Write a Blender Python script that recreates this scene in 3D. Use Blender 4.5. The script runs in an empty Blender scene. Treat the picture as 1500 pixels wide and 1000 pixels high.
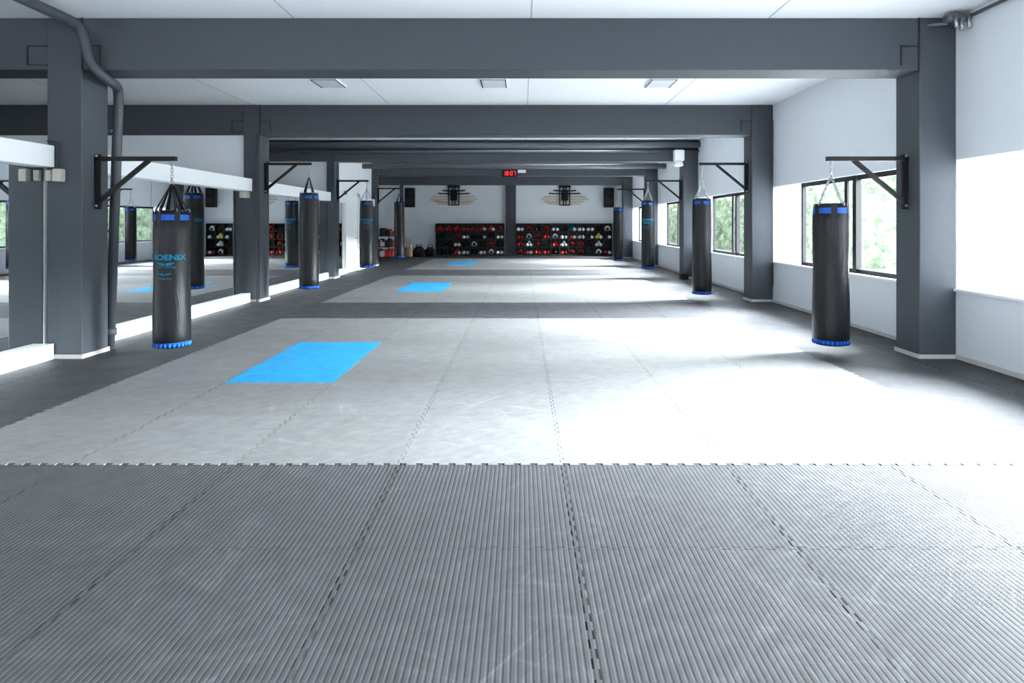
import bpy, bmesh, math, random
from mathutils import Vector, Matrix
random.seed(7)
sc = bpy.context.scene
sc.view_settings.view_transform = 'Standard'
sc.view_settings.exposure = 0.0

# ------------------------------------------------------------------ materials
class NT:
    def __init__(s, name):
        s.m = bpy.data.materials.new(name); s.m.use_nodes = True
        s.t = s.m.node_tree; s.b = s.t.nodes['Principled BSDF']
        s.pos = None
    def n(s, typ, **kw):
        nd = s.t.nodes.new(typ)
        for k, v in kw.items(): setattr(nd, k, v)
        return nd
    def link(s, a, b): s.t.links.new(a, b)
    def M(s, op, a, b=None, c=None):
        nd = s.n('ShaderNodeMath', operation=op)
        for i, v in enumerate((a, b, c)):
            if v is None: continue
            if isinstance(v, (int, float)): nd.inputs[i].default_value = v
            else: s.link(v, nd.inputs[i])
        return nd.outputs[0]
    def P(s):
        if s.pos is None:
            g = s.n('ShaderNodeNewGeometry'); s.pos = g.outputs['Position']
            x = s.n('ShaderNodeSeparateXYZ'); s.link(s.pos, x.inputs[0]); s.xyz = x.outputs
        return s.xyz
    def noise(s, scale, detail=4, stretch=None, rot=0, rough=0.55, dist=0):
        s.P()
        mp = s.n('ShaderNodeVectorRotate', rotation_type='Z_AXIS')
        s.link(s.pos, mp.inputs[0]); mp.inputs['Angle'].default_value = rot
        sv = s.n('ShaderNodeVectorMath', operation='MULTIPLY'); s.link(mp.outputs[0], sv.inputs[0])
        sv.inputs[1].default_value = stretch if stretch else (1, 1, 1)
        nz = s.n('ShaderNodeTexNoise'); s.link(sv.outputs[0], nz.inputs['Vector'])
        nz.inputs['Scale'].default_value = scale; nz.inputs['Detail'].default_value = detail
        nz.inputs['Roughness'].default_value = rough; nz.inputs['Distortion'].default_value = dist
        return nz.outputs['Fac']
    def ramp(s, fac, p0, p1, c0=(0, 0, 0, 1), c1=(1, 1, 1, 1)):
        r = s.n('ShaderNodeValToRGB'); s.link(fac, r.inputs[0])
        r.color_ramp.elements[0].position = p0; r.color_ramp.elements[1].position = p1
        r.color_ramp.elements[0].color = c0; r.color_ramp.elements[1].color = c1
        return r.outputs[0]
    def mix(s, fac, a, b, mode='MIX'):
        nd = s.n('ShaderNodeMix', data_type='RGBA', blend_type=mode)
        for i, v in ((0, fac), (6, a), (7, b)):
            if isinstance(v, (int, float)): nd.inputs[i].default_value = v
            elif isinstance(v, tuple): nd.inputs[i].default_value = v if len(v) == 4 else v + (1,)
            else: s.link(v, nd.inputs[i])
        return nd.outputs[2]
    def bump(s, h, strength=0.3, dist=0.01):
        b = s.n('ShaderNodeBump'); b.inputs['Strength'].default_value = strength
        b.inputs['Distance'].default_value = dist
        s.link(h, b.inputs['Height']); s.link(b.outputs[0], s.b.inputs['Normal'])

def simple(name, col, rough=0.5, metal=0.0, var=0.08, nscale=6, bump=0.0, bscale=60, spec=0.5):
    t = NT(name)
    nz = t.noise(nscale)
    lo = tuple(c * (1 - var) for c in col); hi = tuple(min(1, c * (1 + var)) for c in col)
    t.link(t.mix(nz, lo, hi), t.b.inputs['Base Color'])
    t.b.inputs['Roughness'].default_value = rough
    t.b.inputs['Metallic'].default_value = metal
    t.b.inputs['Specular IOR Level'].default_value = spec
    if bump: t.bump(t.noise(bscale, 3), bump, 0.003)
    return t.m

def emis(name, col, s):
    t = NT(name); t.b.inputs['Base Color'].default_value = col + (1,)
    t.b.inputs['Emission Color'].default_value = col + (1,); t.b.inputs['Emission Strength'].default_value = s
    return t.m

T = 1.02; SX = 0.25; SY = 3.96; TP = 0.102
def mat_floor(name, col, rough, scuff, seamc=0.2, seams=True, spec=0.22, scol=(0.8, 0.8, 0.82), tone=0.10, sw=(0.0045, 0.003), ss=(1.0, 0.6)):
    t = NT(name); X, Y, Z = t.P()
    base = t.mix(t.noise(1.3, 5), tuple(c * 0.88 for c in col), tuple(c * 1.12 for c in col))
    base = t.mix(t.ramp(t.noise(9, 6, (1, 2.2, 1), 0.5), 0.35, 0.75), base, tuple(min(1, c * 1.22) for c in col))
    base = t.mix(t.ramp(t.noise(7, 6, (2.4, 1, 1), 0.9), 0.35, 0.75), base, tuple(c * 0.80 for c in col))
    for i, (r, sx, scl) in enumerate(((0.5, 9, 1.9), (-0.75, 7, 2.6), (1.25, 12, 1.6), (0.05, 5, 3.2), (2.2, 18, 1.2))):
        n1 = t.noise(scl, 3, (1, sx, 1), r, 0.5, 1.0)
        n2 = t.noise(0.9 + i * .2, 2)
        f = t.M('MULTIPLY', t.ramp(n1, 0.60, 0.78), t.ramp(n2, 0.42, 0.62))
        base = t.mix(t.M('MULTIPLY', f, scuff), base, scol)
    rough_s = t.M('MULTIPLY_ADD', t.noise(3, 4), 0.25, rough - 0.12)
    if seams:
        sqy = t.M('MULTIPLY', t.M('SIGN', t.M('SINE', t.M('MULTIPLY', Y, 2 * math.pi / TP))), 0.010)
        sqx = t.M('MULTIPLY', t.M('SIGN', t.M('SINE', t.M('MULTIPLY', X, 2 * math.pi / TP))), 0.010)
        sm = []; cell = []
        for k, (c, off, sq) in enumerate(((X, SX, sqy), (Y, SY, sqx))):
            u = t.M('DIVIDE', t.M('ADD', t.M('SUBTRACT', c, off - 102), sq), T)
            fr = t.M('FRACT', u); cell.append(t.M('FLOOR', u))
            dd = t.M('MULTIPLY', t.M('MINIMUM', fr, t.M('SUBTRACT', 1.0, fr)), T)
            sm.append(t.M('MULTIPLY', t.M('LESS_THAN', dd, sw[k]), ss[k]))
        cx = t.n('ShaderNodeCombineXYZ'); t.link(cell[0], cx.inputs[0]); t.link(cell[1], cx.inputs[1])
        wn = t.n('ShaderNodeTexWhiteNoise', noise_dimensions='2D'); t.link(cx.outputs[0], wn.inputs[0])
        tn = t.M('MULTIPLY_ADD', wn.outputs['Value'], tone, 1.0 - tone / 2)
        tc = t.n('ShaderNodeCombineXYZ')
        for k in range(3): t.link(tn, tc.inputs[k])
        base = t.mix(1.0, base, tc.outputs[0], 'MULTIPLY')
        vis = t.ramp(t.noise(2.5, 2), 0.40, 0.56)
        seam = t.M('MULTIPLY', t.M('MAXIMUM', sm[0], sm[1]), t.M('MULTIPLY_ADD', vis, 0.5, 0.5))
        base = t.mix(seam, base, tuple(c * seamc for c in col))
        t.link(t.M('MULTIPLY', t.M('SUBTRACT', 1.0, seam), spec), t.b.inputs['Specular IOR Level'])
    else:
        t.b.inputs['Specular IOR Level'].default_value = spec
    t.link(base, t.b.inputs['Base Color'])
    t.link(rough_s, t.b.inputs['Roughness'])
    t.bump(t.noise(160, 2), 0.15, 0.002)
    return t.m

DARK = simple('dark_grey_paint', (0.041, 0.0475, 0.057), 0.55, var=0.06, bump=0.05, spec=.3)
DARK2 = simple('dark_outline', (0.014, 0.016, 0.02), 0.6, spec=.3)
WALL = simple('white_wall_paint', (0.70, 0.73, 0.77), 0.7, var=0.03, nscale=1.5)
CEIL = simple('ceiling_board', (0.88, 0.90, 0.93), 0.8, var=0.015, nscale=1.0)
SEAMC = simple('ceiling_joint', (0.5, 0.52, 0.55), 0.8)
TRIM = simple('white_trim_paint', (0.84, 0.86, 0.88), 0.4, var=0.02)
BASE = simple('skirting_beige', (0.50, 0.49, 0.47), 0.5)
STEEL = simple('black_steel', (0.006, 0.006, 0.007), 0.5, spec=0.2)
CHROME = simple('chain_zinc', (0.42, 0.44, 0.46), 0.35, metal=1.0)
FRAME = simple('window_frame_dark', (0.010, 0.010, 0.013), 0.5, spec=.2)
BEIGE = simple('beige_plastic', (0.40, 0.38, 0.33), 0.5)
BLUE = simple('blue_vinyl', (0.004, 0.065, 0.32), 0.45, var=0.15, nscale=30, spec=.25)
PRINT = simple('print_blue', (0.0, 0.15, 0.28), 0.5, spec=.2)
MIRR = simple('mirror_glass', (0.84, 0.87, 0.88), 0.01, metal=1.0, var=0.005)
SHELF = simple('shelf_black', (0.012, 0.013, 0.015), 0.5, spec=.3)
RED = simple('glove_red', (0.48, 0.012, 0.015), 0.35)
WHITEG = simple('glove_white', (0.8, 0.8, 0.8), 0.4)
BLACKG = simple('glove_black', (0.008, 0.008, 0.010), 0.4, spec=.35)
YEL = simple('glove_yellow', (0.75, 0.55, 0.05), 0.4)
WOOD = simple('pale_wood', (0.50, 0.42, 0.33), 0.5, var=0.2, nscale=14)
DUCT = simple('duct_grey', (0.085, 0.095, 0.11), 0.4)
FABRIC = simple('black_fabric', (0.008, 0.008, 0.010), 0.8, spec=.2)
LEDR = emis('led_red', (1.0, 0.03, 0.04), 1.5)
DIFF = simple('lamp_diffuser', (0.62, 0.64, 0.67), 0.5)
FLOORD = mat_floor('dark_foam_mat', (0.027, 0.0275, 0.031), 0.52, 0.02, spec=.2)
FLOORR = mat_floor('ribbed_foam_mat', (0.032, 0.0325, 0.0355), 0.54, 0.03, ss=(.9, .7), seamc=.12, sw=(0.0042, 0.0028), spec=.17)
FLOORL = mat_floor('pale_grey_foam_mat', (0.102, 0.104, 0.107), 0.52, 0.055, seamc=.35, ss=(.9, .4), sw=(0.0038, .0028), spec=.18)
FLOORB = mat_floor('blue_foam_mat', (0.008, 0.165, 0.34), 0.5, 0.08, seams=False, scol=(0.25, .60, .90), spec=.2)
CONC = simple('concrete', (0.4, 0.4, 0.4), 0.8)
ASPH = simple('outside_paving', (0.20, 0.20, 0.20), 0.9)
def mk_hedge():
    t = NT('hedge_leaves')
    c = t.mix(t.ramp(t.noise(2.2, 8, rough=.7), 0.38, 0.62), (0.055, 0.08, 0.045), (0.21, 0.27, 0.18))
    t.link(c, t.b.inputs['Base Color']); t.b.inputs['Roughness'].default_value = 0.7
    t.b.inputs['Specular IOR Level'].default_value = 0.2
    t.bump(t.noise(9, 6), 1.0, 0.2)
    return t.m
HEDGE = mk_hedge()
def mk_glass():
    m = bpy.data.materials.new('window_glass'); m.use_nodes = True; nt = m.node_tree
    nt.nodes.clear()
    o = nt.nodes.new('ShaderNodeOutputMaterial'); mx = nt.nodes.new('ShaderNodeMixShader')
    tr = nt.nodes.new('ShaderNodeBsdfTransparent'); gl = nt.nodes.new('ShaderNodeBsdfGlossy')
    gl.inputs['Roughness'].default_value = 0.02; mx.inputs[0].default_value = 0.05
    tr.inputs[0].default_value = (0.97, 0.985, 0.98, 1)
    nt.links.new(tr.outputs[0], mx.inputs[1]); nt.links.new(gl.outputs[0], mx.inputs[2]); nt.links.new(mx.outputs[0], o.inputs[0])
    return m
GLASS = mk_glass()
def mk_blind():
    m = bpy.data.materials.new('roller_blind_fabric'); m.use_nodes = True; nt = m.node_tree
    nt.nodes.clear()
    o = nt.nodes.new('ShaderNodeOutputMaterial'); mx = nt.nodes.new('ShaderNodeMixShader')
    a = nt.nodes.new('ShaderNodeBsdfDiffuse'); b = nt.nodes.new('ShaderNodeBsdfTranslucent')
    mx.inputs[0].default_value = 0.25
    for q in (a, b): q.inputs[0].default_value = (0.93, 0.95, 0.97, 1)
    nt.links.new(a.outputs[0], mx.inputs[1]); nt.links.new(b.outputs[0], mx.inputs[2]); nt.links.new(mx.outputs[0], o.inputs[0])
    return m
BLIND = mk_blind()
def mk_vinyl():
    t = NT('black_vinyl')
    t.b.inputs['Base Color'].default_value = (0.005, 0.0055, 0.007, 1)
    t.b.inputs['Specular IOR Level'].default_value = 0.2
    t.link(t.M('MULTIPLY_ADD', t.noise(5, 4), 0.3, 0.2), t.b.inputs['Roughness'])
    t.bump(t.noise(7, 4, (1, 1, 0.35), 0, 0.6, 1.0), 0.4, 0.03)
    return t.m
VINYL = mk_vinyl()

# ------------------------------------------------------------------ mesh builder
class B:
    def __init__(s, name, mats, parent=None):
        s.name = name; s.mats = mats; s.bm = bmesh.new(); s.parent = parent
    def _tag(s, faces, mi, smooth=False):
        for f in faces: f.material_index = mi; f.smooth = smooth
    def box(s, lo, hi, mi=0, bev=0.0):
        vs = [s.bm.verts.new((x, y, z)) for x in (lo[0], hi[0]) for y in (lo[1], hi[1]) for z in (lo[2], hi[2])]
        F = [(0, 1, 3, 2), (4, 6, 7, 5), (0, 4, 5, 1), (2, 3, 7, 6), (0, 2, 6, 4), (1, 5, 7, 3)]
        fs = [s.bm.faces.new([vs[i] for i in f]) for f in F]
        s._tag(fs, mi)
        if bev:
            es = list({e for f in fs for e in f.edges})
            r = bmesh.ops.bevel(s.bm, geom=es, offset=bev, segments=2, affect='EDGES', profile=0.5)
            s._tag(r['faces'], mi)
        return vs
    def obox(s, p0, p1, w, h, mi=0):
        p0 = Vector(p0); p1 = Vector(p1); d = (p1 - p0).normalized()
        up = Vector((0, 0, 1))
        if abs(d.dot(up)) > 0.99: up = Vector((0, 1, 0))
        sd = d.cross(up).normalized(); u = sd.cross(d).normalized()
        vs = [s.bm.verts.new(p + sd * a * w / 2 + u * b * h / 2) for p in (p0, p1) for a in (-1, 1) for b in (-1, 1)]
        F = [(0, 1, 3, 2), (4, 6, 7, 5), (0, 4, 5, 1), (2, 3, 7, 6), (0, 2, 6, 4), (1, 5, 7, 3)]
        s._tag([s.bm.faces.new([vs[i] for i in f]) for f in F], mi)
    def tube(s, pts, r, mi=0, seg=12, caps=True):
        pts = [Vector(p) for p in pts]; rings = []
        ref = None
        for i, p in enumerate(pts):
            if i == 0: d = pts[1] - pts[0]
            elif i == len(pts) - 1: d = pts[-1] - pts[-2]
            else: d = (pts[i + 1] - p).normalized() + (p - pts[i - 1]).normalized()
            d.normalize()
            if ref is None: ref = Vector((0, 0, 1)) if abs(d.z) < 0.9 else Vector((1, 0, 0))
            a = (ref - d * ref.dot(d)).normalized(); ref = a; b = d.cross(a)
            rr = r[i] if isinstance(r, (list, tuple)) else r
            rings.append([s.bm.verts.new(p + (a * math.cos(t) + b * math.sin(t)) * rr) for t in [2 * math.pi * k / seg for k in range(seg)]])
        fs = []
        for A, C in zip(rings, rings[1:]):
            for k in range(seg): fs.append(s.bm.faces.new((A[k], A[(k + 1) % seg], C[(k + 1) % seg], C[k])))
        s._tag(fs, mi, True)
        if caps:
            s._tag([s.bm.faces.new(rings[0][::-1]), s.bm.faces.new(rings[-1])], mi)
    def lathe(s, cx, cy, prof, seg=40):
        rings = []
        for r, z, m in prof:
            if r < 1e-5: rings.append([s.bm.verts.new((cx, cy, z))])
            else: rings.append([s.bm.verts.new((cx + r * math.cos(2 * math.pi * k / seg), cy + r * math.sin(2 * math.pi * k / seg), z)) for k in range(seg)])
        for i in range(len(prof) - 1):
            A, C = rings[i], rings[i + 1]; fs = []
            for k in range(seg):
                k2 = (k + 1) % seg
                if len(A) == 1 and len(C) == 1: continue
                if len(A) == 1: fs.append(s.bm.faces.new((A[0], C[k2], C[k])))
                elif len(C) == 1: fs.append(s.bm.faces.new((A[k], A[k2], C[0])))
                else: fs.append(s.bm.faces.new((A[k], A[k2], C[k2], C[k])))
            s._tag(fs, prof[i][2], True)
    def ball(s, c, sc3, mi=0, sub=2, rot=None):
        r = bmesh.ops.create_icosphere(s.bm, subdivisions=sub, radius=1.0)
        M = Matrix.Translation(c) @ (rot if rot else Matrix.Identity(4)) @ Matrix.Diagonal((*sc3, 1))
        bmesh.ops.transform(s.bm, matrix=M, verts=r['verts'])
        s._tag({f for v in r['verts'] for f in v.link_faces}, mi, True)
    def torus(s, c, R, r, rot, mi=0, stretch=1.0, S=12, q=6):
        vv = []
        for i in range(S):
            a = 2 * math.pi * i / S; row = []
            for j in range(q):
                b = 2 * math.pi * j / q
                v = Vector(((R + r * math.cos(b)) * math.cos(a), r * math.sin(b), (R + r * math.cos(b)) * math.sin(a) * stretch))
                row.append(s.bm.verts.new(rot @ v + Vector(c)))
            vv.append(row)
        fs = [s.bm.faces.new((vv[i][j], vv[(i + 1) % S][j], vv[(i + 1) % S][(j + 1) % q], vv[i][(j + 1) % q])) for i in range(S) for j in range(q)]
        s._tag(fs, mi, True)
    def chain(s, p0, p1, L=0.045, r=0.0045, mi=0):
        p0 = Vector(p0); p1 = Vector(p1); d = p1 - p0; n = max(2, int(d.length / (L * 0.75)))
        q = Vector((0, 0, 1)).rotation_difference(d.normalized()).to_matrix()
        for i in range(n + 1):
            R = q @ Matrix.Rotation(math.pi / 2 * (i % 2), 3, 'Z')
            s.torus(p0 + d * (i / n), L * 0.33, r, R, mi, stretch=1.55, S=10, q=5)
    def poly(s, pts, mi=0):
        s._tag([s.bm.faces.new([s.bm.verts.new(p) for p in pts])], mi)
    def done(s):
        bmesh.ops.recalc_face_normals(s.bm, faces=s.bm.faces[:])
        me = bpy.data.meshes.new(s.name); s.bm.to_mesh(me); s.bm.free()
        for m in s.mats: me.materials.append(m)
        o = bpy.data.objects.new(s.name, me); sc.collection.objects.link(o)
        if s.parent: o.parent = s.parent
        return o
def box(name, lo, hi, mat, parent=None, bev=0):
    b = B(name, [mat], parent); b.box(lo, hi, 0, bev); return b.done()
def empty(name, loc=(0, 0, 0)):
    o = bpy.data.objects.new(name, None); sc.collection.objects.link(o); o.empty_display_size = 0.1
    return o

# ------------------------------------------------------------------ shell
YC = [7.08, 12.25, 17.45, 22.65, 27.85]; CD = 0.45
XL = [-4.91, -5.06, -5.16, -5.22, -5.30]; XR = 4.43; WX = 4.84; PX = -5.33
YB = -5.0; YF = 30.3; H = 3.8; BZ = 3.22; LXX = -12.0
WS, WT = 0.78, 2.215

box('floor', (LXX - .2, YB - .2, -0.2), (WX + .2, YF + .2, -0.012), CONC)
c = B('ceiling', [CEIL, SEAMC])
c.box((LXX - .2, YB - .2, H), (WX + .2, YF + .2, H + .2), 0)
for x in (0.1, 2.75, -2.55, -5.2, -7.85, -10.5): c.box((x - .008, YB, H - .004), (x + .008, YF, H), 1)
c.done()
d = B('foam_floor_mat', [FLOORD]); d.box((LXX, SY, -.012), (WX, YF, 0.0)); d.done()
r = B('ribbed_floor_mat', [FLOORR]); bm = r.bm
P = 0.0255; x = LXX; rows = []
ys = (YB, SY); RD = -0.0009
while x < WX:
    rows += [(x, RD), (x + .004, 0.0), (x + P - .009, 0.0), (x + P - .005, RD)]
    x += P
vr = [[bm.verts.new((min(a, WX), yy, b)) for yy in ys] for a, b in rows]
for A, C in zip(vr, vr[1:]):
    bm.faces.new((A[0], C[0], C[1], A[1]))
r.done()
def toothed(x0, x1, y0, y1, a=0.014):
    pts = []
    def edge(p, q, nrm):
        L = (Vector(q) - Vector(p)).length; n = max(2, int(round(L / TP)) * 2); d_ = (Vector(q) - Vector(p)) / n
        for i in range(n):
            sft = a if i % 2 else -a
            if i == 0: sft = 0
            for e in (0.0, 1.0):
                w = 0.12 if e == 0 else -0.12
                if i in (0, n - 1) : w = 0
                k = i + e + (w if sft < 0 else -w) * 0.5
                pts.append(Vector(p) + d_ * k + Vector(nrm) * sft)
    edge((x0, y0), (x1, y0), (0, -1)); edge((x1, y0), (x1, y1), (1, 0))
    edge((x1, y1), (x0, y1), (0, 1)); edge((x0, y1), (x0, y0), (-1, 0))
    return pts
def mat_slab(name, x0, x1, y0, y1, z0, z1, mat):
    b = B(name, [mat]); pts = toothed(x0, x1, y0, y1)
    top = [b.bm.verts.new((p.x, p.y, z1)) for p in pts]; bot = [b.bm.verts.new((p.x, p.y, z0)) for p in pts]
    b.bm.faces.new(top)
    n = len(pts)
    for i in range(n): b.bm.faces.new((top[i], bot[i], bot[(i + 1) % n], top[(i + 1) % n]))
    return b.done()
MX0, MX1 = SX - 4 * T, SX + 3 * T
for (a, b_, c0, c1) in ((SY, SY + 6 * T, SY + 2 * T, SY + 4 * T), (12.13, 12.13 + 6.3, 14.05, 16.3), (20.9, 27.4, 23.2, 25.4)):
    mat_slab('training_mat', MX0, MX1, a, b_, 0.0, 0.004, FLOORL)
    mat_slab('blue_mat', SX - 3 * T, SX - 2 * T, c0, c1, 0.004, 0.0055, FLOORB)

# columns + beams
for i, y in enumerate(YC):
    for sd in (0, 1):
        xi = XL[i] if sd == 0 else XR; xo = (-5.30 if i == 0 else -5.38) if sd == 0 else WX
        lo, hi = min(xi, xo), max(xi, xo)
        b = B('column', [DARK, BASE, DARK2])
        b.box((lo, y, 0), (hi, y + CD, H), 0, 0.012)
        b.box((lo - .012, y - .012, 0), (hi + (.012 if sd == 0 else 0), y + CD + .012, .045), 1)
        b.done()
    x0 = LXX if i < 2 else -8.0
    if i >= 3: x0 = -6.5
    b = B('ceiling_beam', [DARK, DARK2])
    b.box((x0, y + .01, BZ), (WX, y + CD - .01, H), 0, 0.01)
    for (xa, sg) in ((XL[i], 1), (XR, -1)):
        x1 = xa + sg * 0.20
        b.box((min(xa, x1), y - .004, BZ + .26), (max(xa, x1), y + .012, BZ + .272), 1)
        b.box((x1 - .006, y - .004, BZ + .05), (x1 + .006, y + .012, BZ + .272), 1)
        b.box((xa - .006, y - .006, BZ + .0), (xa + .006, y + .012, H), 1)
        if i < 2 and sg == 1:
            xo_ = -5.30 if i == 0 else -5.38
            x1 = xo_ - .22
            b.box((x1, y - .004, BZ + .26), (xo_, y + .012, BZ + .272), 1)
            b.box((x1 - .006, y - .004, BZ + .05), (x1 + .006, y + .012, BZ + .272), 1)
            b.box((x1, y - .004, BZ + .05), (xo_, y + .012, BZ + .06), 1)
    b.done()

# right wall with windows
w = B('wall_right', [WALL, TRIM]); t_ = 0.22
w.box((WX, YB, 0), (WX + t_, YF, WS)); w.box((WX, YB, WT), (WX + t_, YF, H))
opens = []
ycol = [1.9] + YC
w.box((WX, YB, WS), (WX + t_, YB + .6, WT))
prev = YB + .6
for y in ycol:
    opens.append((prev, y + 0.0)); w.box((WX, y, WS), (WX + t_, y + CD, WT)); prev = y + CD
w.box((WX, prev + .6, WS), (WX + t_, YF, WT)); opens.append((prev, prev + .6))
w.box((WX - .03, YB, WS - .03), (WX + .0, YF, WS), 1)
w.done()
box('baseboard_right', (WX - .015, YB, 0), (WX, YF, .05), BASE)
for k, (a, b_) in enumerate(opens[:-1]):
    f = B('window_%d' % (k + 1), [FRAME, GLASS, BLIND, TRIM])
    xf0, xf1 = WX + .07, WX + .13
    bl = .9 if k == 1 else 1.08
    ff = b_ - bl
    f.box((xf0, a, WS), (xf1, ff, WS + .06)); f.box((xf0, a, WT - .07), (xf1, ff, WT))
    n = 2
    for j in range(n + 1):
        yy = a + (ff - a) * j / n
        wd = 0.10 if j == 1 else 0.06
        f.box((xf0 - (.02 if j == 1 else 0), yy - (wd if j == n else wd / 2 if j else 0), WS), (xf1, yy + (wd / 2 if 0 < j < n else wd if j == 0 else 0), WT))
    f.box((xf0 - .01, a + (ff - a) * .56 , WS + .06), (xf0 + .02, a + (ff - a) * .585, WT - .07))
    f.box((xf0 + .03, a, WS), (xf0 + .036, ff, WT), 1)
    f.box((xf0 - .0, ff + .005, WS + .0), (xf0 + .01, b_ - .0, WT), 2)
    f.done()
opn = opens[-1]
f = B('window_7', [FRAME, GLASS]); f.box((WX + .07, opn[0], WS), (WX + .13, opn[0] + .05, WT)); f.box((WX + .07, opn[1] - .05, WS), (WX + .13, opn[1], WT)); f.box((WX + .07, opn[0], WS), (WX + .13, opn[1], WS + .05)); f.box((WX + .07, opn[0], WT - .05), (WX + .13, opn[1], WT)); f.box((WX + .1, opn[0], WS), (WX + .106, opn[1], WT), 1); f.done()

# left side
box('wall_left_outer', (LXX - .2, YB, 0), (LXX, YC[1] + .3, H), WALL)
box('wall_left_cross', (LXX, YC[1] + .08, 0), (-5.38, YC[1] + .28, BZ), WALL)
box('wall_left_cross', (-8.0, YC[2] + .08, 0), (-5.38, YC[2] + .28, BZ), WALL)
box('wall_left_outer', (-8.2, YC[1] + .28, 0), (-8.0, YC[2] + .28, H), WALL)
box('wall_left_partition', (-5.55, YC[1] + .28, 0), (-5.39, YC[2] + .08, 2.36), TRIM)
box('wall_left', (-5.58, YC[2] + .28, 0), (-5.38, YC[3] + CD, H), WALL)
box('wall_left_return', (-6.7, YC[3] + .25, 0), (-5.58, YC[3] + CD, H), WALL)
box('wall_left_far', (-6.7, YC[3] + CD, 0), (-6.5, YF, H), WALL)
box('wall_left_partition', (-5.50, YB, 0), (PX - .01, YC[1] + .08, 2.36), TRIM)
def mirror(name, y0, y1, xw, n, bt=.06):
    m = B(name, [MIRR, TRIM, DARK2])
    for j in range(n):
        a = y0 + (y1 - y0) * j / n; b_ = y0 + (y1 - y0) * (j + 1) / n
        m.box((xw, a + .003, .17), (xw + .008, b_ - .003, 2.13), 0)
    m.done()
    tr = B('trim_1', [TRIM]); tr.box((xw, y0, 2.13), (xw + .13, y1, 2.37), 0, .006); tr.done()
    box('baseboard_left', (xw, y0, 0), (xw + bt, y1, .17), TRIM)
mirror('wall_mirror', 1.95 + .0, YC[0] - .02, PX, 3, .12)
mirror('wall_mirror', YC[0] + CD + .02, YC[1] - .02, PX, 3, .09)
mirror('wall_mirror', YC[1] + CD + .02, YC[2] - .02, -5.38, 3)
mirror('wall_mirror', YC[2] + CD + .02, 19.1, -5.38, 1)
mirror('wall_mirror', 20.75, YC[3] - .02, -5.38, 1)
dr = B('door_1', [TRIM, STEEL, DARK2])
dr.box((-5.375, 19.15, 0.001), (-5.31, 19.27, 2.5)); dr.box((-5.375, 20.55, 0.001), (-5.31, 20.7, 2.5)); dr.box((-5.375, 19.15, 2.35), (-5.31, 20.7, 2.5))
dr.box((-5.375, 19.27, 0.01), (-5.34, 20.55, 2.35)); dr.tube([(-5.34, 20.42, 1.05), (-5.29, 20.42, 1.05), (-5.29, 20.30, 1.05)], .01, 1, 8)
dr.done()

# far wall
box('wall_far', (-6.7, YF, 0), (WX + .2, YF + .2, H), WALL)
wb = B('wall_back_fill_openings', [WALL]); wb.box((LXX, YB - .2, 0), (WX + .2, YB, .5)); wb.box((LXX, YB - .2, 3.3), (WX + .2, YB, H))
for x in (LXX, -8.6, -5.4, -2.0, 1.4, WX - .1): wb.box((x, YB - .2, .5), (x + .3, YB, 3.3))  # unseen wall behind camera, large openings added to let in frontal fill light
wb.done()
box('pipe_rail', (-6.5, YF - .08, 3.54), (WX, YF - .02, 3.62), DARK)
b = B('wall_pilaster', [DARK]); b.box((-0.78, YF - .3, 0), (-0.30, YF, H), 0, .01); b.done()

# ------------------------------------------------------------------ pipes
def bez(pts, n=6):
    P_ = [Vector(p) for p in pts]; out = [P_[0]]
    for a, b_, c_ in zip(P_, P_[1:], P_[2:]):
        R = min(.16, (b_ - a).length * .45, (c_ - b_).length * .45)
        s0 = b_ + (a - b_).normalized() * R; s1 = b_ + (c_ - b_).normalized() * R
        for k in range(n + 1):
            t = k / n; out.append((1 - t) ** 2 * s0 + 2 * t * (1 - t) * b_ + t * t * s1)
    out.append(P_[-1]); return out
p = B('drain_pipe', [DARK])
p.tube(bez([(-4.80, YB + .02, 3.72), (-4.80, 6.90, 3.66), (-4.74, 6.97, 3.25), (-4.66, 7.1, 3.13), (-4.84, 7.62, 3.13), (-4.945, 7.61, 0.002)]), .054, 0, 16)
p.tube([(-4.94, 7.61, .25), (-4.94, 7.61, .17)], .072, 0, 16)
for z in (2.6, 1.4): p.tube([(-4.93, 7.61, z), (-4.93, 7.61, z + .03)], .063, 0, 16)
p.done()
p = B('ventilation_duct', [DUCT])
p.tube([(-8.0, 17.28, 3.66), (-2, 17.30, 3.65), (1.5, 17.30, 3.63), (WX, 17.28, 3.66)], .08, 0, 16)
p.tube([(-8.0, 17.40, 3.49), (WX, 17.40, 3.49)], .035, 0, 12)
for x in (-4, -1, 2, 4.3): p.tube([(x, 17.29, 3.70), (x, 17.29, 3.8)], .012, 0, 6)
p.done()
p = B('ventilation_duct', [DUCT]); p.tube([(-5.38, 21.4, 3.45), (WX, 21.4, 3.45)], .09, 0, 16)
for x in (-4, 0, 4.3): p.tube([(x, 21.4, 3.5), (x, 21.4, 3.8)], .012, 0, 6)
p.done()
p = B('gas_pipe', [DUCT, CHROME]); p.tube([(4.78, YB, 3.72), (4.78, 6.75, 3.72)], .02, 0, 10)
for dx, dz in ((0, 0), (-.08, -.03), (-.14, .0)):
    p.tube([(4.78 + dx, 6.95, 3.74 + dz), (4.78 + dx, 6.80, 3.72 + dz)], .045, 0, 12)
    p.tube([(4.78 + dx, 6.80, 3.72 + dz), (4.78 + dx, 6.78, 3.60 + dz)], .022, 1, 10)
p.tube([(4.5, 7.05, 3.7), (4.78, 6.9, 3.7)], .02, 0, 8)
p.done()
p = B('wall_conduit', [DARK]); p.tube([(-5.1, 12.22, .0), (-5.1, 12.22, 3.25)], .016, 0, 8); p.tube([(WX - .03, 12.2, .3), (WX - .03, 12.2, 3.5)], .014, 0, 8); p.done()

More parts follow.
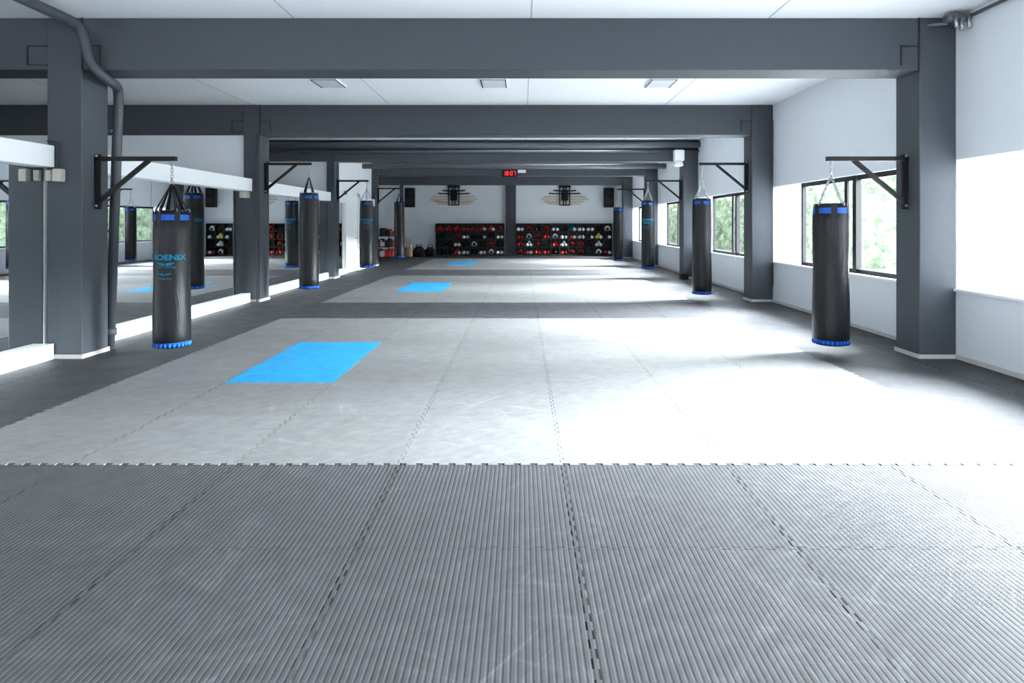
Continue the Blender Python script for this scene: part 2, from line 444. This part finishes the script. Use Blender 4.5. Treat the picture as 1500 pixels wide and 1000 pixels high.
for (x, y, z) in ((4.2, 16.98, 3.38),):
    p = B('flood_lamp', [WHITEG, CHROME])
    p.box((x - .15, y - .1, z - .20), (x + .12, y + .1, z + .10), 0, .03); p.tube([(x, y + .1, z - .08), (x, y + .46, z - .08)], .02, 1, 8)
    p.tube([(x - .02, y, z - .20), (x - .02, y - .03, z - .32)], [.1, .12], 0, 16); p.done()
for y in (9.95, 15.0, 20.2):
    for x in (-3.13, -0.46, 2.24):
        p = B('ceiling_lamp', [DARK2, DIFF, WALL])
        p.box((x - .21, y, H - .035), (x + .21, y + .62, H), 2, .006); p.box((x - .18, y + .03, H - .038), (x + .18, y + .59, H - .034), 1)
        for q in (-1, 1): p.box((x + q * .195 - .008, y + .01, H - .04), (x + q * .195 + .008, y + .61, H - .034), 0)
        p.box((x - .2, y + .01, H - .04), (x + .2, y + .03, H - .034), 0); p.done()

p = B('socket_box', [BEIGE, DARK2]); p.box((-5.18, 6.99, 1.97), (-5.09, 7.08, 2.11), 0, .01); p.box((-5.29, 7.03, 1.98), (-5.22, 7.08, 2.10), 0, .01)
p.tube([(-5.14, 7.05, 2.11), (-5.14, 7.05, 2.4), (-5.28, 7.05, 2.42)], .008, 1, 6); p.done()
p = B('socket_box', [BEIGE]); p.box((-5.33, 12.1, 2.0), (-5.25, 12.25, 2.12), 0, .01); p.done()
p = B('floor_box', [FABRIC]); p.box((4.3, 17.15, .0), (4.5, 17.4, .14), 0, .02); p.done()

# ------------------------------------------------------------------ brackets and bags
def bracket(side, i, az, xend):
    y = YC[i] + CD / 2 ; xw = XL[i] if side < 0 else XR; s = -side
    b = B('bag_wall_bracket', [STEEL, CHROME])
    b.obox((xw + s * .012, y, az + .05), (xw + s * .012, y, az - .58), .1, .024)
    e = xend
    b.obox((xw, y, az), (e + s * .05, y, az), .05, .05)
    b.obox((xw + s * .03, y, az - .50), (xw + s * .62, y, az - .015), .04, .045)
    b.obox((xw, y, az + .03), (xw + s * .04, y, az - .56), .05, .05)
    for z in (az + .03, az - .54): b.tube([(xw + s * .02, y - .04, z), (xw + s * .045, y - .04, z)], .014, 1, 8)
    b.torus((e, y, az - .04), .02, .006, Matrix.Rotation(math.pi / 2, 3, 'Z'), 1)
    return b.done()
def bag(side, i, cx, ztop, zbot, az, r=.195, straps=True, textang=None):
    y = YC[i] + CD / 2
    e = empty('heavy_bag')
    b = B('body', [VINYL, BLUE, STEEL], e)
    L = ztop - zbot; prof = [(0, zbot, 0), (r * .8, zbot + .004, 0), (r * .93, zbot + .02, 1)]
    prof += [(r * .975, zbot + .07, 0)]
    n = 14
    for k in range(n + 1):
        t = k / n; z = zbot + .08 + (L - .21) * t
        prof.append((r * (1.0 + .02 * math.sin(t * 9 + i) - .03 * t), z, 0))
    prof += [(r * .955, ztop - .115, 1), (r * .95, ztop - .05, 0), (r * .88, ztop - .01, 0), (r * .8, ztop, 0), (0, ztop - .015, 0)]
    b.lathe(cx, y, prof, 44)
    for k in range(12):
        a = 2 * math.pi * (k + .5) / 12
        for (zz0, zz1, rr) in ((ztop - .17, ztop - .01, .955),):
            if k % 2: continue
            p0 = Vector((cx + r * rr * math.cos(a), y + r * rr * math.sin(a), zz0)); p1 = Vector((cx + r * .9 * math.cos(a), y + r * .9 * math.sin(a), zz1))
            sd = Vector((-math.sin(a), math.cos(a), 0)) * .03; nn = Vector((math.cos(a), math.sin(a), 0)) * .008
            b.poly([p0 - sd + nn, p0 + sd + nn, p1 + sd + nn, p1 - sd + nn], 0)
    for k in range(26):
        a = 2 * math.pi * k / 26
        b.ball((cx + r * .95 * math.cos(a), y + r * .95 * math.sin(a), zbot + .036), (.016, .016, .03), 1, 1)
    b.done()
    h = B('hanger', [CHROME, FABRIC], e)
    cone = min(.30, (az - ztop) * .62); zc = ztop + cone
    ns = 6 if straps else 4
    for k in range(ns):
        a = 2 * math.pi * (k + .25) / ns
        p0 = Vector((cx + r * .86 * math.cos(a), y + r * .86 * math.sin(a), ztop - .005)); p1 = Vector((cx + .012 * math.cos(a), y + .012 * math.sin(a), zc))
        if straps:
            pm = p0.lerp(p1, .5)
            sd = Vector((-math.sin(a), math.cos(a), 0))
            for q0, q1 in ((p0, pm), (pm, p1)):
                w0 = .024 if q0 is p0 else .014; w1 = .014 if q0 is p0 else .008
                nn = Vector((math.cos(a), math.sin(a), 0.3)) * .003
                b4 = [q0 - sd * w0, q0 + sd * w0, q1 + sd * w1, q1 - sd * w1]
                h.poly([v + nn for v in b4], 1); h.poly([v - nn for v in b4], 1)
        else: h.chain(p0, p1, .04, .004)
        h.torus(p0, .02, .004, Matrix.Rotation(a, 3, 'Z'), 0, S=10, q=5)
    h.torus((cx, y, zc + .01), .022, .006, Matrix.Identity(3), 0)
    h.tube([(cx, y, zc + .03), (cx, y, zc + .08)], .014, 0, 10)
    h.chain((cx, y, zc + .09), (cx, y, az - .06), .045, .005)
    h.done()
    if textang is not None:
        for (txt, size, zoff, sx) in (('PHOENIX', .085, .56, 1.25), ('Total Training', .038, .65, 1.0), ('Martial Arts', .03, .78, 1.0)):
            cu = bpy.data.curves.new('t', 'FONT'); cu.body = txt; cu.size = size; cu.align_x = 'CENTER'; cu.resolution_u = 3
            if txt == 'PHOENIX': cu.offset = .003
            o = bpy.data.objects.new('t', cu); sc.collection.objects.link(o)
            dg = bpy.context.evaluated_depsgraph_get(); me = bpy.data.meshes.new_from_object(o.evaluated_get(dg))
            bpy.data.objects.remove(o)
            mb = bmesh.new(); mb.from_mesh(me)
            bmesh.ops.triangulate(mb, faces=mb.faces[:])
            bmesh.ops.subdivide_edges(mb, edges=[e_ for e_ in mb.edges if e_.calc_length() > .025], cuts=2)
            R = r * 1.012 + .003
            for v in mb.verts:
                a = textang + v.co.x * sx / R
                v.co = Vector((cx + R * math.cos(a), y + R * math.sin(a), ztop - zoff + v.co.y))
            mb.to_mesh(me); mb.free(); me.materials.append(PRINT); me.name = 'print'
            o = bpy.data.objects.new('print', me); sc.collection.objects.link(o); o.parent = e
        sw = B('emblem', [PRINT], e); R = r * 1.012 + .003
        for s_ in (-1, 1):
            for k, (z0, ln) in enumerate(((.60, .10), (.615, .08), (.72, .07))):
                pts = []
                for u, v in ((.005, 0), (ln, .012), (ln * .9, 0), (.01, -.012)):
                    a = textang + s_ * u / R; pts.append((cx + R * math.cos(a), y + R * math.sin(a), ztop - z0 + v))
                sw.poly(pts)
        sw.done()
D2R = math.pi / 180
specs = [(-1, 0, -4.03, 1.657, .09, 2.25, True, -82 * D2R), (1, 0, 3.55, 1.735, .115, 2.25, False, None),
         (-1, 1, -4.19, 2.11, .225, 2.68, True, 170 * D2R), (1, 1, 3.53, 2.0, .12, 2.68, False, None),
         (-1, 2, -4.33, 2.15, .28, 2.70, False, -80 * D2R), (1, 2, 3.50, 2.15, .25, 2.70, False, -110 * D2R),
         (-1, 3, -4.43, 2.30, .29, 2.78, True, None), (1, 3, 3.46, 2.10, .17, 2.75, False, None)]
for (sd, i, cx, zt, zb, az, st, ta) in specs:
    bracket(sd, i, az, cx); bag(sd, i, cx, zt, zb, az, .197 if i == 0 else .187, st, ta)

# ------------------------------------------------------------------ far-wall shelving
def glove(b, c, mi, s=1.0, fl=1):
    x, y, z = c
    b.ball((x, y, z + .085 * s), (.075 * s, .10 * s, .085 * s), mi, 2)
    b.ball((x + fl * .07 * s, y - .02, z + .075 * s), (.03 * s, .065 * s, .035 * s), mi, 1)
    b.tube([(x, y + .06 * s, z + .075 * s), (x, y + .15 * s, z + .075 * s)], [.055 * s, .062 * s], mi, 10)
def helmet(b, c, mi, s=1.0):
    x, y, z = c
    b.ball((x, y, z + .12 * s), (.12 * s, .13 * s, .12 * s), mi, 2)
    b.ball((x, y - .09 * s, z + .10 * s), (.065 * s, .06 * s, .07 * s), 2, 2)
    for q in (-1, 1): b.ball((x + q * .10 * s, y - .03, z + .09 * s), (.035 * s, .06 * s, .06 * s), mi, 1)
def cubby(x0, x1, nc, nr, z1, weights):
    y0, y1 = YF - .42, YF - .01
    s_ = B('cubby_shelf', [SHELF]); th = .025
    for k in range(nc + 1):
        x = x0 + (x1 - x0) * k / nc; s_.box((x - th / 2, y0, 0), (x + th / 2, y1, z1))
    for k in range(nr + 1):
        z = .04 + (z1 - .04 - th) * k / nr; s_.box((x0, y0 + .002, z), (x1, y1, z + th))
    s_.box((x0, y1 - .012, .0), (x1, y1, z1)); s_.box((x0, y0 + .02, 0), (x1, y0 + .04, .05))
    s_.done()
    g = B('boxing_gloves', [RED, WHITEG, BLACKG, YEL, PRINT])
    cw = (x1 - x0) / nc
    for k in range(nc):
        for j in range(nr):
            z = .04 + (z1 - .04 - th) * j / nr + th; xc = x0 + cw * (k + .5)
            mi = random.choices([0, 1, 2, 3, 4, None], weights(k, j))[0]
            if mi is None: continue
            if random.random() < .3 : helmet(g, (xc, y0 + .2, z), mi, 1.1)
            else:
                glove(g, (xc - .085, y0 + .13, z), mi, 1.05, -1)
                glove(g, (xc + .085, y0 + .13, z), mi if random.random() < .6 else 1, 1.05, 1)
                if random.random() < .4: glove(g, (xc, y0 + .16, z + .13), mi, .9, 1)
    g.done()
PXM = YF / 930
cubby(-125 * PXM, -26.5 * PXM, 8, 4, 1.53, lambda k, j: (5, 3, 3, .4, .2, .8) if k > 1 else (1, .3, 5, 0, 0, 1))
cubby(-9 * PXM, 130 * PXM, 11, 4, 1.53, lambda k, j: (6, 3.6, 1.2, .2, .5, .3) if k < 8 else (1.5, 3, 4, .3, .8, 1))

for x in (-5.32, 4.1):
    p = B('wall_speaker', [STEEL, SHELF, DARK]); z = 2.75
    p.box((x - .23, YF - .36, z - .46), (x + .23, YF - .06, z + .46), 0, .03)
    p.tube([(x, YF - .36, z - .15), (x, YF - .372, z - .15)], .16, 1, 24); p.tube([(x, YF - .36, z + .24), (x, YF - .372, z + .24)], .07, 1, 20)
    p.box((x - .05, YF - .07, z - .1), (x + .05, YF, z + .1), 2); p.done()
for x in (-3.26, 2.02):
    p = B('wall_art', [WOOD, STEEL, FABRIC])
    for k, (z, wd, m) in enumerate(((3.25, .32, 1), (3.07, .55, 1), (2.93, .75, 1), (2.78, 1.0, 0), (2.66, 1.12, 0), (2.54, .95, 0), (2.44, .8, 0))):
        n = 8; pts = []
        for q in range(n + 1):
            u = -1 + 2 * q / n; pts.append((x + u * wd, YF - .06 - (k % 2) * .02, z + .03 * u * u * (1 if k < 3 else 0.5)))
        for a, b_ in zip(pts, pts[1:]): p.obox(a, b_, .03, .055, m)
    for dx in (-.24, .24, -.06, .06): p.box((x + dx - .025, YF - .11, 2.38), (x + dx + .025, YF - .02, 3.34), 1)
    p.box((x - .24, YF - .11, 2.38), (x + .24, YF - .06, 2.43), 1); p.box((x - .24, YF - .11, 3.29), (x + .24, YF - .06, 3.34), 1)
    p.box((x - .16, YF - .10, 2.62), (x + .16, YF - .045, 3.12), 2)
    p.done()

# LED clock
p = B('led_clock', [STEEL, LEDR, WHITEG]); cx, cy, cz = -.42, YC[3] - .10, 3.30
p.box((cx - .30, cy, cz - .12), (cx + .24, cy + .11, cz + .12), 0, .01)
seg = {'0': 'abcdef', '1': 'bc', '8': 'abcdefg', '7': 'abc'}
def digit(ch, x, z, w=.06, h=.14, t=.012):
    S = {'a': ((x, z + h), (x + w, z + h)), 'b': ((x + w, z + h), (x + w, z + h / 2)), 'c': ((x + w, z + h / 2), (x + w, z)), 'd': ((x, z), (x + w, z)),
         'e': ((x, z), (x, z + h / 2)), 'f': ((x, z + h / 2), (x, z + h)), 'g': ((x, z + h / 2), (x + w, z + h / 2))}
    for q in seg[ch]:
        (a, b_), (c_, d_) = S[q]; p.box((min(a, c_) - t / 2, cy - .006, min(b_, d_) - t / 2), (max(a, c_) + t / 2, cy + .001, max(b_, d_) + t / 2), 1)
for ch, x in (('1', -.25), ('8', -.14), ('0', .01), ('7', .12)): digit(ch, cx + x, cz - .07)
for z in (-.03, .03): p.box((cx - .035, cy - .006, cz + z - .01), (cx - .015, cy, cz + z + .01), 1)
p.box((cx + .26, cy + .04, cz + .02), (cx + .55, cy + .11, cz + .13), 2, .01)
p.done()

# gear at the left end
p = B('equipment_rack', [STEEL, RED, BLACKG, WHITEG]); x0, x1, y0, y1 = -6.35, -5.5, 26.2, 27.6
for x in (x0, x1):
    for y in (y0, y1): p.tube([(x, y, 0), (x, y, 1.15)], .02, 0, 8)
for z in (.12, .55, 1.0):
    for y in (y0, y1): p.tube([(x0, y, z), (x1, y, z)], .016, 0, 8)
    for x in (x0, x1): p.tube([(x, y0, z), (x, y1, z)], .016, 0, 8)
    p.box((x0, y0, z), (x1, y1, z + .015), 0)
    for k in range(4):
        for j in range(3):
            cx, cy = x0 + .12 + k * .21, y0 + .2 + j * .45
            mi = random.choice([1, 2, 2, 2, 3, 1, 2])
            p.box((cx - .09, cy - .15, z + .015), (cx + .09, cy + .15, z + .015 + random.uniform(.18, .34)), mi, .04)
p.done()
p = B('stick_basket', [simple('wicker', (.30, .22, .13), .7), WOOD])
cx, cy = -5.2, 28.9; p.lathe(cx, cy, [(0, 0, 0), (.19, 0, 0), (.25, .42, 0), (.27, .44, 0), (.235, .42, 0), (.18, .03, 0), (0, .03, 0)], 24)
for k in range(16):
    a = random.uniform(0, 6.28); q = random.uniform(.02, .14); a2 = a + random.uniform(-.5, .5)
    p.tube([(cx + q * math.cos(a), cy + q * math.sin(a), .03), (cx + (q * 1.6 + .05) * math.cos(a2) * .9, cy + (q * 1.6 + .05) * math.sin(a2) * .9, random.uniform(.75, .95))], .014, 1, 8)
p.done()
for (x, y, s_) in ((-4.75, 29.2, 1.0), (-4.28, 29.5, .9)):
    p = B('duffel_bag', [FABRIC, DARK])
    n = 9; pts = []; rr = []
    for k in range(n + 1):
        t = k / n; pts.append((x - .26 * s_ + .52 * s_ * t, y, .20 * s_)); rr.append(.2 * s_ * (1 - abs(2 * t - 1) ** 6 * .35))
    p.tube(pts, rr, 0, 18); p.ball((x, y, .33 * s_), (.22 * s_, .15 * s_, .16 * s_), 0, 2)
    for q in (-.08, .08): p.tube([(x - .14, y + q, .38 * s_), (x - .1, y + q, .56 * s_), (x + .1, y + q, .56 * s_), (x + .14, y + q, .38 * s_)], .014, 1, 6)
    p.done()

# ------------------------------------------------------------------ outside
box('outside_ground', (WX + .22, -20, -.4), (60, 80, -.15), ASPH)
hb = B('hedge', [HEDGE])
NX, NZ = 90, 12
from mathutils import noise as mn
def hp(u, v):
    y = 20 + 42 * u; z = -.15 + 3.7 * v
    bulge = 1.4 * math.sqrt(max(0, 1 - v ** 3))
    n_ = mn.noise(Vector((y * .9, z * 1.2, 0))) * .5 + mn.noise(Vector((y * 3, z * 3, 4))) * .25
    return (14.6 - bulge - n_, y, z + n_ * .4 * v)
g = [[hb.bm.verts.new(hp(i / NX, j / NZ)) for j in range(NZ + 1)] for i in range(NX + 1)]
bk = [hb.bm.verts.new((16, 20 + 42 * i / NX, -.15)) for i in range(NX + 1)]
for i in range(NX):
    for j in range(NZ): hb.bm.faces.new((g[i][j], g[i + 1][j], g[i + 1][j + 1], g[i][j + 1]))
    hb.bm.faces.new((g[i][NZ], g[i + 1][NZ], bk[i + 1], bk[i]))
hb.done()

# ------------------------------------------------------------------ light
wd = bpy.data.worlds.new('World'); sc.world = wd; wd.use_nodes = True
bg = wd.node_tree.nodes['Background']; bg.inputs[0].default_value = (0.86, 0.935, 1.0, 1); bg.inputs[1].default_value = 5.3
sl = bpy.data.lights.new('sun', 'SUN'); sl.energy = 370; sl.angle = 46 * D2R; sl.color = (0.92, 0.97, 1.0)
so = bpy.data.objects.new('sun', sl); sc.collection.objects.link(so)
dirv = Vector((-1, 0.03, -math.tan(28 * D2R))).normalized()
so.rotation_euler = dirv.to_track_quat('-Z', 'Y').to_euler(); so.location = (20, 0, 12)

# ------------------------------------------------------------------ camera
cd = bpy.data.cameras.new('camera'); cd.sensor_width = 36; cd.lens = 930 / 1500 * 36
cd.shift_x = -0.01; cd.shift_y = -172 / 1500; cd.clip_start = .05; cd.clip_end = 300
co = bpy.data.objects.new('camera', cd); sc.collection.objects.link(co)
co.location = (0, 0, 1.5); co.rotation_euler = (math.pi / 2, 0, 0); sc.camera = co
